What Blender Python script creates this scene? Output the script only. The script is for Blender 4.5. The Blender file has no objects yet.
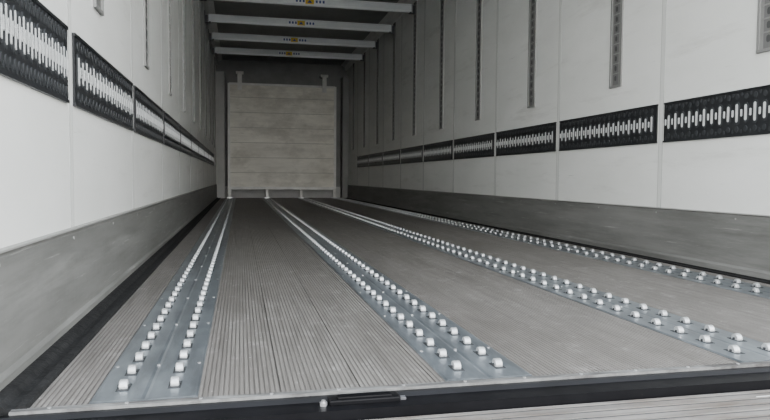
import bpy, bmesh, math, random
from mathutils import Matrix, Vector
random.seed(4)
XL, XR = -0.44, 2.07
Y0, Y1 = 1.185, 12.86
H = 2.62
S = bpy.context.scene
COL = S.collection

# ---------------------------------------------------------------- materials
def newmat(name):
    m = bpy.data.materials.new(name); m.use_nodes = True
    nt = m.node_tree
    return m, nt, nt.nodes['Principled BSDF']
def N(nt, t, **kw):
    n = nt.nodes.new(t)
    for k, v in kw.items(): setattr(n, k, v)
    return n
def mat(name, c1, c2=None, rough=.5, metal=0., scale=(6,6,6), lo=.35, hi=.7, detail=6, bump=0., bscale=60, c3=None, c3scale=(1.2,1.2,1.2), c3lo=.55, c3hi=.75, rvar=0., spec=.5, c4=None, c4scale=(1,1,1), c4lo=.6, c4hi=.7):
    m, nt, b = newmat(name)
    b.inputs['Roughness'].default_value = rough
    b.inputs['Metallic'].default_value = metal
    b.inputs['Specular IOR Level'].default_value = spec
    L = nt.links
    if c2 is None:
        b.inputs['Base Color'].default_value = (*c1, 1)
    tc = N(nt, 'ShaderNodeTexCoord')
    if c2 is not None:
        mp = N(nt, 'ShaderNodeMapping'); mp.inputs['Scale'].default_value = scale
        L.new(tc.outputs['Object'], mp.inputs[0])
        no = N(nt, 'ShaderNodeTexNoise'); no.inputs['Scale'].default_value = 1; no.inputs['Detail'].default_value = detail
        no.inputs['Roughness'].default_value = .65
        L.new(mp.outputs[0], no.inputs[0])
        cr = N(nt, 'ShaderNodeValToRGB')
        cr.color_ramp.elements[0].position = lo; cr.color_ramp.elements[0].color = (*c1, 1)
        cr.color_ramp.elements[1].position = hi; cr.color_ramp.elements[1].color = (*c2, 1)
        L.new(no.outputs['Fac'], cr.inputs[0])
        out = cr.outputs[0]
        for (cc, sc, lo_, hi_, off) in ((c3, c3scale, c3lo, c3hi, 3.1), (c4, c4scale, c4lo, c4hi, 11.3)):
            if cc is None: continue
            mp2 = N(nt, 'ShaderNodeMapping'); mp2.inputs['Scale'].default_value = sc; mp2.inputs['Location'].default_value = (off, off + 4.6, 1.3)
            L.new(tc.outputs['Object'], mp2.inputs[0])
            n2 = N(nt, 'ShaderNodeTexNoise'); n2.inputs['Scale'].default_value = 1; n2.inputs['Detail'].default_value = 8
            n2.inputs['Roughness'].default_value = .7
            L.new(mp2.outputs[0], n2.inputs[0])
            mr = N(nt, 'ShaderNodeMapRange'); mr.inputs[1].default_value = lo_; mr.inputs[2].default_value = hi_
            L.new(n2.outputs['Fac'], mr.inputs[0])
            mx = N(nt, 'ShaderNodeMix', data_type='RGBA')
            L.new(mr.outputs[0], mx.inputs[0]); L.new(out, mx.inputs[6]); mx.inputs[7].default_value = (*cc, 1)
            out = mx.outputs[2]
        L.new(out, b.inputs['Base Color'])
        if rvar:
            mr = N(nt, 'ShaderNodeMapRange'); mr.inputs[3].default_value = rough - rvar; mr.inputs[4].default_value = rough + rvar
            L.new(no.outputs['Fac'], mr.inputs[0]); L.new(mr.outputs[0], b.inputs['Roughness'])
    if bump:
        nb = N(nt, 'ShaderNodeTexNoise'); nb.inputs['Scale'].default_value = bscale; nb.inputs['Detail'].default_value = 4
        L.new(tc.outputs['Object'], nb.inputs[0])
        bp = N(nt, 'ShaderNodeBump'); bp.inputs['Strength'].default_value = bump; bp.inputs['Distance'].default_value = .004
        L.new(nb.outputs['Fac'], bp.inputs['Height']); L.new(bp.outputs[0], b.inputs['Normal'])
    return m

M_wall = mat('white_grp_panel', (.64,.65,.62), (.71,.715,.69), rough=.40, scale=(2,1.5,4), c3=(.47,.47,.44), c3scale=(3,1.3,10), c3lo=.56, c3hi=.82, bump=.05, bscale=25, c4=(.32,.32,.30), c4scale=(3,3.0,60), c4lo=.66, c4hi=.76)
M_seam = mat('panel_joint', (.56,.57,.545), rough=.5)
M_seam_d = mat('panel_joint_dark', (.30,.30,.29), rough=.6)
M_bjoint = mat('bulkhead_joint', (.40,.38,.33), rough=.6)
M_front = mat('front_wall_dark_grey', (.20,.20,.19), (.27,.27,.255), rough=.6, scale=(3,3,3))
M_post = mat('corner_post_grey', (.42,.42,.40), (.50,.50,.48), rough=.6, scale=(3,3,3))
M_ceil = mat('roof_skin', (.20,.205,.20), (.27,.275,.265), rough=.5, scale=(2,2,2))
M_kick = mat('scuffed_aluminium_kick', (.125,.125,.117), (.195,.195,.184), rough=.50, metal=.1, scale=(3,1.3,14), c3=(.08,.08,.073), c3scale=(5,1.4,16), c3lo=.46, c3hi=.75, bump=.12, bscale=30, rvar=.08, c4=(.34,.34,.32), c4scale=(4,2.5,70), c4lo=.60, c4hi=.74)
M_kedge = mat('kick_edge', (.27,.27,.255), rough=.5, metal=.2)
M_black = mat('black_rubber', (.006,.006,.006), (.018,.018,.018), rough=.85, spec=.2, scale=(40,40,40), bump=.5, bscale=120)
M_sill = mat('black_painted_steel', (.003,.003,.0035), (.006,.006,.007), rough=.38, spec=.10, scale=(8,8,8), c3=(.05,.042,.038), c3scale=(6,30,6), c3lo=.68, c3hi=.8, bump=.1, bscale=40)
M_galv = mat('galvanised_track', (.15,.17,.185), (.28,.31,.33), rough=.34, metal=.7, scale=(14,6,14), c3=(.11,.115,.12), c3scale=(20,3,20), c3lo=.50, c3hi=.76, rvar=.1)
M_roller = mat('zinc_roller', (.38,.39,.39), (.58,.59,.59), rough=.36, metal=.5, scale=(60,60,60))
M_slot = mat('roller_recess', (.02,.022,.024), rough=.7)
M_alu = mat('worn_aluminium_strip', (.12,.12,.118), (.28,.28,.27), rough=.48, metal=.4, scale=(12,60,12), c3=(.045,.04,.038), c3scale=(8,60,8), c3lo=.46, c3hi=.64)
M_screw = mat('steel_screw', (.50,.50,.50), rough=.3, metal=.8)
M_etrack = mat('black_lashing_plate', (.008,.009,.010), (.018,.019,.021), rough=.42, scale=(9,9,9))
M_etr2 = mat('lashing_emboss', (.028,.030,.032), rough=.35)
M_eslot = mat('lashing_slot_zinc', (.50,.52,.51), (.68,.69,.68), rough=.4, metal=.2, scale=(30,30,30))
M_rail = mat('galvanised_rail', (.17,.17,.163), (.25,.25,.24), rough=.5, metal=.2, scale=(10,10,3))
M_rail2 = mat('rail_centre', (.12,.12,.116), rough=.6)
M_hole = mat('rail_hole', (.05,.05,.05), rough=.8)
M_beam = mat('anodised_beam', (.74,.75,.74), (.86,.87,.86), rough=.42, metal=.1, scale=(3,10,10))
M_beamd = mat('beam_underside', (.30,.31,.31), rough=.5, metal=.2)
M_cap = mat('beam_end_fitting', (.07,.07,.075), rough=.5)
M_yel = mat('yellow_label', (.80,.55,.04), rough=.5)
M_wht = mat('white_label', (.85,.85,.85), rough=.5)
M_blu = mat('blue_label', (.05,.08,.25), rough=.5)
M_bulk = mat('worn_bulkhead_board', (.64,.61,.53), (.82,.79,.70), rough=.45, scale=(1.2,1,8), c3=(.46,.43,.36), c3scale=(2.2,1,3.5), c3lo=.46, c3hi=.74, bump=.06, c4=(.38,.35,.29), c4scale=(3,1,30), c4lo=.60, c4hi=.76)
M_bframe = mat('bulkhead_frame_alu', (.58,.57,.54), (.72,.71,.67), rough=.45, metal=.1, scale=(6,6,6))
M_conc = mat('dock_steel_plate', (.11,.103,.095), (.20,.188,.172), rough=.6, scale=(3,40,3), c3=(.08,.06,.045), c3scale=(4,12,4), c3lo=.48, c3hi=.7, bump=.3, bscale=50)
M_yard = mat('yard_asphalt', (.26,.26,.25), (.36,.36,.35), rough=.9, scale=(.8,.8,.8))
M_ylw = mat('dock_white_line', (.5,.5,.48), rough=.6)

def floor_mat():
    m, nt, b = newmat('ribbed_floor_plank'); L = nt.links
    tc = N(nt, 'ShaderNodeTexCoord'); sep = N(nt, 'ShaderNodeSeparateXYZ'); L.new(tc.outputs['Object'], sep.inputs[0])
    def noise(sc, det=6, r=.6, off=0):
        mp = N(nt, 'ShaderNodeMapping'); mp.inputs['Scale'].default_value = sc; mp.inputs['Location'].default_value = (off, off, off)
        L.new(tc.outputs['Object'], mp.inputs[0]); n = N(nt, 'ShaderNodeTexNoise'); n.inputs['Scale'].default_value = 1
        n.inputs['Detail'].default_value = det; n.inputs['Roughness'].default_value = r; L.new(mp.outputs[0], n.inputs[0]); return n.outputs['Fac']
    def rng(s, a, c, d=0, e=1):
        r = N(nt, 'ShaderNodeMapRange'); r.inputs[1].default_value = a; r.inputs[2].default_value = c; r.inputs[3].default_value = d; r.inputs[4].default_value = e
        L.new(s, r.inputs[0]); return r.outputs[0]
    def mix(f, a, c):
        x = N(nt, 'ShaderNodeMix', data_type='RGBA'); L.new(f, x.inputs[0])
        for i, v in ((6, a), (7, c)):
            if isinstance(v, tuple): x.inputs[i].default_value = (*v, 1)
            else: L.new(v, x.inputs[i])
        return x.outputs[2]
    base = mix(rng(noise((9, 1.1, 1), 8, .7), .3, .7), (.122,.113,.103), (.185,.174,.160))
    base = mix(rng(noise((60, 2.2, 1), 6, .7, 5), .46, .70), base, (.082,.075,.068))
    base = mix(rng(noise((16, 10, 1), 10, .78, 11), .54, .70), base, (.29,.28,.262))
    base = mix(rng(noise((70, 60, 1), 4, .7, 31), .65, .71), base, (.46,.45,.43))
    base = mix(rng(noise((2.0, 1.0, 1), 6, .6, 17), .46, .8), base, (.097,.089,.080))
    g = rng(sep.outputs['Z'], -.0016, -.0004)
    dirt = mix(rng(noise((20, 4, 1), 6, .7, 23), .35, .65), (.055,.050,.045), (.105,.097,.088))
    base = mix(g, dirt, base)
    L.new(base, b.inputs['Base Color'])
    b.inputs['Roughness'].default_value = .46
    b.inputs['Specular IOR Level'].default_value = .40
    return m
M_floor = floor_mat()

# ---------------------------------------------------------------- mesh helpers
class MB:
    def __init__(s, mats): s.bm = bmesh.new(); s.mats = mats
    def box(s, a, b, mi=0, bev=0, M=None):
        lo = [min(a[i], b[i]) for i in range(3)]; hi = [max(a[i], b[i]) for i in range(3)]
        r = bmesh.ops.create_cube(s.bm, size=1)
        vs = r['verts']
        for v in vs:
            v.co = Vector([(lo[i] + hi[i]) / 2 + v.co[i] * (hi[i] - lo[i]) for i in range(3)])
        fs = set(f for v in vs for f in v.link_faces)
        for f in fs: f.material_index = mi
        if bev:
            es = list(set(e for v in vs for e in v.link_edges))
            rr = bmesh.ops.bevel(s.bm, geom=es, offset=bev, segments=2, affect='EDGES', profile=.6)
            for f in rr['faces']: f.material_index = mi
    def prism(s, pts, axis, a, b, mi=0, smooth=False):
        def P(p, t):
            if axis == 0: return (t, p[0], p[1])
            if axis == 1: return (p[0], t, p[1])
            return (p[0], p[1], t)
        A = [s.bm.verts.new(P(p, a)) for p in pts]; B = [s.bm.verts.new(P(p, b)) for p in pts]
        n = len(pts)
        fs = [s.bm.faces.new(A), s.bm.faces.new(B[::-1])]
        for i in range(n):
            f = s.bm.faces.new((A[i], B[i], B[(i+1) % n], A[(i+1) % n])); f.smooth = smooth; fs.append(f)
        for f in fs: f.material_index = mi
    def obj(s, name, parent=None, loc=None):
        bmesh.ops.recalc_face_normals(s.bm, faces=s.bm.faces[:])
        me = bpy.data.meshes.new(name); s.bm.to_mesh(me); s.bm.free()
        for m in s.mats: me.materials.append(m)
        return link(name, me, parent, loc)
def link(name, me, parent=None, loc=None):
    o = bpy.data.objects.new(name, me); COL.objects.link(o)
    if parent: o.parent = parent
    if loc: o.location = loc
    return o
def empty(name, loc=(0,0,0)):
    e = bpy.data.objects.new(name, None); e.empty_display_size = .1; e.location = loc; COL.objects.link(e); return e

def oblong(cy, cz, w, h, n=6):
    r = w / 2; pts = []
    for i in range(n + 1):
        a = math.pi * i / n; pts.append((cy + r * math.cos(a), cz + h / 2 - r + r * math.sin(a)))
    for i in range(n + 1):
        a = math.pi + math.pi * i / n; pts.append((cy + r * math.cos(a), cz - h / 2 + r + r * math.sin(a)))
    return pts

# ---------------------------------------------------------------- shell
SEAMS_R = [1.82 + 1.087 * k for k in range(0, 10)]
SEAMS_L = [1.882] + SEAMS_R[1:]
for side, x, sgn in (('left', XL, 1), ('right', XR, -1)):
    b = MB([M_wall, M_seam, M_seam_d])
    b.box((x, Y0, -.12), (x - sgn * .06, Y1 + .1, H + .05), 0)
    for y in (SEAMS_L if side == 'left' else SEAMS_R):
        b.box((x - sgn*.001, y - .014, .25), (x + sgn * .0012, y + .014, H), 1)
        b.box((x - sgn*.001, y + .0135, .25), (x + sgn * .0014, y + .0165, H), 2)
        b.box((x - sgn*.001, y - .0155, .25), (x + sgn * .0014, y - .0135, H), 2)
    b.prism([(x, H), (x, H - .10), (x + sgn * .02, H - .10), (x + sgn * .05, H - .03), (x + sgn * .12, H)], 1, Y0, Y1, 0)
    b.obj('wall_' + side)
    k = MB([M_kick, M_kedge, M_screw])
    k.prism([(x, -.02), (x, .262), (x + sgn * .006, .262), (x + sgn * .016, .250), (x + sgn * .016, .04), (x + sgn * .022, .03), (x + sgn * .022, -.02)], 1, Y0 + .012, Y1 - .02, 0)
    k.box((x, Y0 + .012, .2585), (x + sgn * .0172, Y1 - .02, .2625), 1)
    y = Y0 + .1
    while y < Y1 - .1:
        k.prism(oblong(y, .238, .008, .0081), 0, x + sgn * .0155, x + sgn * .018, 1); y += .54
    k.obj('baseboard_' + side)

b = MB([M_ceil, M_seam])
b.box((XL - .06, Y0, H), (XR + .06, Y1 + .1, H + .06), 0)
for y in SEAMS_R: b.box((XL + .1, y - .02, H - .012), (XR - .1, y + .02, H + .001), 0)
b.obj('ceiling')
b = MB([M_front, M_kick, M_post])
b.box((XL - .06, Y1, -.12), (XR + .06, Y1 + .1, H + .05), 0)
b.box((XL, Y1 - .015, 0), (XR, Y1 + .001, .22), 2)
b.box((XL + .001, 12.58, 0), (XL + .16, Y1, 2.36), 2, .006)
b.box((XR - .12, 12.58, 0), (XR - .001, Y1, 2.36), 0, .006)
b.obj('wall_front')

# ---------------------------------------------------------------- floor (ribbed, real grooves)
TC = [-.168, .487, 1.165, 1.84]
PW = .092
FX0, FX1 = XL + .085, XR - .07
b = MB([M_floor])
segs = []; cur = FX0
for c in TC: segs.append((cur, c - PW)); cur = c + PW
segs.append((cur, FX1))
YF = Y0 + .018
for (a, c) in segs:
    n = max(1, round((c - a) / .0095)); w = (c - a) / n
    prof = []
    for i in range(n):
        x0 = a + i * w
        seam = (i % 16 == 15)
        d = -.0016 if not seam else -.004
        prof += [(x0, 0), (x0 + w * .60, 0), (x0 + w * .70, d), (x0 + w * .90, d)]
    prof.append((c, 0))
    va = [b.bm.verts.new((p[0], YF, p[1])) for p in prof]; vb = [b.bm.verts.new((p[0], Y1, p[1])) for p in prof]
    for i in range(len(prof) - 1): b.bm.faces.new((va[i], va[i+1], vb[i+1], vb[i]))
b.box((XL - .06, Y0 + .003, -.12), (XR + .06, Y1, -.0062), 0)
b.obj('floor')

for nm, a, c in (('left', XL + .02, FX0), ('right', FX1, XR - .02)):
    b = MB([M_black])
    w = c - a
    b.prism([(a, -.006), (a, .016 if nm == 'left' else .006), (a + w * .3, .012 if nm == 'left' else .006), (a + w * .45, .003), (a + w * .7, .003), (a + w * .75, .009), (a + w * .95, .008), (c, -.001), (c, -.006)], 1, Y0 + .012, Y1 - .02, 0)
    b.obj('trim_1' if nm == 'left' else 'trim_2')

# ---------------------------------------------------------------- roller tracks
def track_mesh():
    pl = MB([M_galv, M_slot, M_screw]); ro = MB([M_roller, M_slot])
    ya, yb = YF + .004, 12.42
    pl.prism([(-PW, -.006), (-PW, .0015), (-PW + .004, .0035), (-.006, .0030), (0, .0018), (.006, .0030), (PW - .004, .0035), (PW, .0015), (PW, -.006)], 1, ya, yb, 0)
    y = 1.28
    i = 0
    while y < yb - .04:
        for xr in (-.046, .046):
            pl.prism([(xr - .0115, y - .022), (xr + .0115, y - .022), (xr + .0115, y + .020), (xr - .0115, y + .020)], 2, .001, .0042, 1)
            n = 18; R = .0122; W = .0078; cz = .0068
            rings = []
            for (dx, r) in ((-W, R * .84), (-W * .88, R * .97), (-W * .6, R), (W * .6, R), (W * .88, R * .97), (W, R * .84)):
                rings.append([ro.bm.verts.new((xr + dx, y + r * math.cos(2*math.pi*k/n), cz + r * math.sin(2*math.pi*k/n))) for k in range(n)])
            for a in range(len(rings) - 1):
                for k in range(n):
                    f = ro.bm.faces.new((rings[a][k], rings[a][(k+1) % n], rings[a+1][(k+1) % n], rings[a+1][k])); f.smooth = True
            ro.bm.faces.new(rings[0][::-1]); ro.bm.faces.new(rings[-1])
            ro.prism([(y + .003*math.cos(t*math.pi/4), cz + .003*math.sin(t*math.pi/4)) for t in range(8)], 0, xr - W - .003, xr + W + .003, 1)
        if i % 4 == 1:
            for xs in (-.082, .082, 0):
                c0 = [(xs + .004*math.cos(t*math.pi/4), y + .045 + .004*math.sin(t*math.pi/4)) for t in range(8)]
                pl.prism(c0, 2, .002, .0048, 2)
        y += .097; i += 1
    return pl, ro
pl, ro = track_mesh()
e = empty('roller_track', (TC[0], 0, 0))
p0 = pl.obj('track_plate', e); r0 = ro.obj('track_rollers', e)
for i, c in enumerate(TC[1:]):
    e = empty('roller_track.%03d' % (i+1), (c, 0, 0))
    link('track_plate.%03d' % (i+1), p0.data, e); link('track_rollers.%03d' % (i+1), r0.data, e)

# ---------------------------------------------------------------- lashing panels
def lashing(sgn):
    LN = 1.0; b = MB([M_etrack, M_etr2, M_eslot])
    h0, h1 = .59, .782
    b.box((-sgn*.001, -LN/2 - .015, h0), (sgn * .006, LN/2 + .015, h1), 0)
    b.box((0, -LN/2 - .017, h1 - .006), (sgn * .009, LN/2 + .017, h1 + .002), 0)
    b.box((0, -LN/2 - .017, h0 - .002), (sgn * .009, LN/2 + .017, h0 + .006), 0)
    n = 20; p = LN / n
    for i in range(n):
        y = -LN/2 + (i + .5) * p
        cz = (h0 + h1) / 2
        big = i % 2 == 0
        b.prism(oblong(y, cz, .026, .098 if big else .085), 0, 0, sgn * .0085, 1)
        b.prism(oblong(y, cz, .0125, .078 if big else .066), 0, 0, sgn * .0098, 2)
        b.prism(oblong(y + p/2, cz, .008, .030), 0, 0, sgn * .0095, 2)
        for s_ in (-1, 1):
            b.prism(oblong(y, cz + s_ * .068, .020, .024), 0, 0, sgn * .0085, 1)
            b.prism(oblong(y + p/2, cz + s_ * .078, .010, .016), 0, 0, sgn * .008, 1)
    return b.obj('lashing_rail')
cnt = 0
for x, sgn, SM in ((XL, 1, SEAMS_L), (XR, -1, SEAMS_R)):
    first = None
    for k in range(0, 9):
        yc = (SM[k] + SM[k+1]) / 2
        if first is None:
            first = lashing(sgn); o = first
            if cnt: o.name = 'lashing_rail.%03d' % cnt
        else: o = link('lashing_rail.%03d' % cnt, first.data)
        o.location = (x, yc, 0); o.scale = (1, (SM[k+1] - SM[k]) / 1.087, 1); cnt += 1
    o = link('lashing_rail.%03d' % cnt, first.data); o.location = (x, SM[0] - .013 - .30, 0); o.scale = (1, .52, 1); cnt += 1

# ---------------------------------------------------------------- vertical deck rails
def vrail(sgn):
    b = MB([M_rail, M_rail2, M_hole])
    w = .058; z0, z1 = .92, 2.52
    b.box((-sgn*.001, -w, z0), (sgn * .004, w, z1), 0)
    b.box((0, -w, z0), (sgn * .009, -w + .012, z1), 0); b.box((0, w - .012, z0), (sgn * .009, w, z1), 0)
    b.box((0, -.026, z0 + .01), (sgn * .0052, .026, z1), 1)
    z = z0 + .05
    while z < z1 - .03:
        b.prism(oblong(0, z, .020, .030), 0, 0, sgn * .0062, 2)
        b.box((0, -.034, z + .024), (sgn * .0070, .034, z + .030), 0)
        z += .055
    b.box((0, -w, z0), (sgn * .010, w, z0 + .012), 0)
    return b.obj('deck_beam_rail')
cnt = 0
RY = [2.235 + 1.087 * k for k in range(0, 10)]
for x, sgn in ((XL, 1), (XR, -1)):
    first = None
    for y in RY:
        if first is None:
            first = vrail(sgn); o = first
            if cnt: o.name = 'deck_beam_rail.%03d' % cnt
        else: o = link('deck_beam_rail.%03d' % cnt, first.data)
        o.location = (x, y, 0); cnt += 1

# ---------------------------------------------------------------- decking beams under the roof
def beam(i, y):
    e = empty('decking_beam' if i == 0 else 'decking_beam.%03d' % i, (0, y, 2.385))
    sfx = '' if i == 0 else '.%03d' % i
    b = MB([M_beam, M_beamd])
    a, c = XL + .05, XR - .05
    b.prism([(-.024, 0), (-.030, .006), (-.030, .016), (-.022, .022), (-.022, .082), (-.026, .088), (-.026, .100), (.026, .100), (.026, .088), (.022, .082), (.022, .022), (.030, .016), (.030, .006), (.024, 0)], 0, a, c, 0)
    b.box((a + .02, -.012, -.003), (c - .02, .012, .002), 1)
    b.obj('beam_profile' + sfx, e)
    f = MB([M_cap, M_screw])
    for s_, xe, xi in ((1, XL, a), (-1, XR, c)):
        f.box((xe + s_ * .004, -.020, .012), (xi + s_ * .02, .020, .090), 0, .004)
        f.box((xe + s_ * .010, -.030, -.008), (xi + s_ * .03, .030, .014), 0, .004)
        f.box((xi - s_ * .004, -.033, -.004), (xi + s_ * .006, .033, .106), 1)
    f.obj('beam_end_fittings' + sfx, e)
    l = MB([M_yel, M_wht, M_blu])
    mx = (XL + XR) / 2 - .0
    l.box((mx - .20, -.0235, .022), (mx - .07, -.0215, .082), 1)
    l.box((mx - .07, -.0235, .022), (mx + .03, -.0215, .082), 0)
    l.prism([(mx - .05, .034), (mx + .01, .034), (mx - .02, .072)], 1, -.0245, -.0225, 2)
    l.box((mx + .03, -.0235, .022), (mx + .18, -.0215, .082), 1)
    for t in (-.18, -.14, -.10, .05, .09, .13):
        l.box((mx + t, -.0243, .038), (mx + t + .022, -.0225, .068), 2)
    l.obj('beam_label' + sfx, e)
for i, y in enumerate(RY[:-1]): beam(i, y)

# ---------------------------------------------------------------- front bulkhead
e = empty('bulkhead', (0, 12.50, 0))
b = MB([M_bulk, M_bjoint, M_beam])
bx0, bx1, bz0, bz1 = -.19, 1.78, .20, 2.12
b.box((bx0, -.02, bz0), (bx1, .02, bz1), 0, .004)
for z in (.48, .76, 1.04, 1.32, 1.60, 1.88): b.box((bx0 + .02, -.0212, z), (bx1 - .02, -.018, z + .009), 1)
b.obj('bulkhead_board', e)
b = MB([M_bframe, M_screw, M_cap])
b.box((bx0 - .03, -.03, bz0 - .01), (bx0 + .012, .03, bz1 + .02), 0); b.box((bx1 - .012, -.03, bz0 - .01), (bx1 + .03, .03, bz1 + .02), 0)
b.box((bx0, -.03, bz1 - .01), (bx1, .03, bz1 + .03), 0); b.box((bx0, -.032, bz0 - .03), (bx1, .03, bz0 + .02), 0)
for x in (0.0, 1.58):
    b.box((x - .04, -.045, bz1 - .10), (x + .04, -.028, bz1 + .24), 0)
    b.box((x - .07, -.045, bz1 + .20), (x + .07, .08, bz1 + .24), 0)
for x in (bx0, .50, 1.14, bx1):
    b.box((x - .025, -.04, 0), (x + .025, .02, bz0), 0)
    b.box((x - .05, -.06, 0.0045), (x + .05, .04, .02), 1)
b.obj('bulkhead_frame', e)

# ---------------------------------------------------------------- sill
b = MB([M_sill, M_alu, M_screw, M_black])
b.prism([(Y0 - .002, .0025), (Y0 + .015, .0025), (Y0 + .017, .001), (Y0 + .017, -.02), (Y0 - .002, -.02)], 0, XL + .06, XR - .02, 1)
x = XL + .12
while x < XR - .05:
    c0 = [(x + .0035*math.cos(t*math.pi/4), Y0 + .008 + .0035*math.sin(t*math.pi/4)) for t in range(8)]
    b.prism(c0, 2, .002, .004, 2); x += .125
b.prism([(Y0 + .002, -.003), (Y0 - .012, -.003), (Y0 - .018, -.010), (Y0 - .062, -.012), (Y0 - .062, -.20), (Y0 + .002, -.20)], 0, XL - .06, XR + .06, 0)
b.box((XL - .06, Y0 - .062, -.01), (XL + .005, Y0 + .003, .05), 3)
b.obj('rear_door_sill')
e = empty('door_lock_keeper', (.222, Y0 - .028, -.011))
b = MB([M_sill, M_screw])
b.box((-.066, -.014, -.001), (.066, .020, .010), 0, .003)
b.box((-.050, -.010, .009), (.050, .010, .014), 0, .002)
b.obj('keeper_plate', e)
b = MB([M_screw, M_cap])
b.prism([( .007*math.cos(t*math.pi/6)-.076, .007*math.sin(t*math.pi/6)-.006) for t in range(12)], 2, 0, .006, 0)
b.prism([( .004*math.cos(t*math.pi/3)-.076, .004*math.sin(t*math.pi/3)-.006) for t in range(6)], 2, .006, .010, 0)
b.box((.066, -.006, 0), (.078, .006, .005), 1, .001)
b.obj('keeper_bolts', e)

b = MB([M_sill])
b.box((XL - .13, Y0 - .05, -.2), (XL - .06, Y0 + .1, H + .1), 0, .006); b.box((XR + .06, Y0 - .05, -.2), (XR + .13, Y0 + .1, H + .1), 0, .006)
b.box((XL - .13, Y0 - .05, H + .06), (XR + .13, Y0 + .1, H + .18), 0, .006)
b.obj('rear_door_frame')

# dock plate
ED = Y0 - .068
b = MB([M_conc, M_ylw, M_slot])
b.box((-1.2, -1.6, -.12), (3.0, ED, -.030), 0)
for i in range(14):
    y = ED - .012 - i * .028
    b.box((-1.2, y - .003, -.0305), (3.0, y, -.028), 0)
    b.box((-1.2, y - .0065, -.0305), (3.0, y - .0032, -.0298), 2)
b.box((1.0, ED - .040, -.0305), (3.0, ED - .036, -.0278), 1)
b.obj('dock_plate')
b = MB([M_yard]); b.box((-40, -60, -1.35), (40, 40, -1.25), 0); b.obj('ground')
b = MB([M_black, M_conc]); b.box((-1.2, -1.6, -1.25), (3.0, -.2, -.12), 1); b.obj('loading_dock')

# ---------------------------------------------------------------- world (hazy daylight behind the open rear)
w = bpy.data.worlds.new('World'); S.world = w; w.use_nodes = True
nt = w.node_tree; bg = nt.nodes['Background']; L = nt.links
tc = N(nt, 'ShaderNodeTexCoord'); sp = N(nt, 'ShaderNodeSeparateXYZ'); L.new(tc.outputs['Generated'], sp.inputs[0])
cr = N(nt, 'ShaderNodeValToRGB')
cr.color_ramp.elements[0].position = 0; cr.color_ramp.elements[0].color = (1.0, .985, .955, 1)
cr.color_ramp.elements[1].position = .8; cr.color_ramp.elements[1].color = (.60, .66, .74, 1)
L.new(sp.outputs['Z'], cr.inputs[0]); L.new(cr.outputs[0], bg.inputs['Color'])
bg.inputs['Strength'].default_value = 10.5

# ---------------------------------------------------------------- camera from vanishing points
f = 650.
a = Vector((-145, 33, -f)).normalized()
X = (f * f + 33 * 10) / 145.
r = Vector((X, 10, -f)).normalized()
r = (r - a * r.dot(a)).normalized()
u = r.cross(a)
Rwc = Matrix((r, a, u))
cd = bpy.data.cameras.new('camera'); cam = bpy.data.objects.new('camera', cd); COL.objects.link(cam)
cd.sensor_width = 36; cd.lens = f / 770 * 36; cd.clip_start = .02; cd.clip_end = 200
cam.matrix_world = Matrix.Translation((0, 0, .40)) @ Rwc.to_4x4()
S.camera = cam
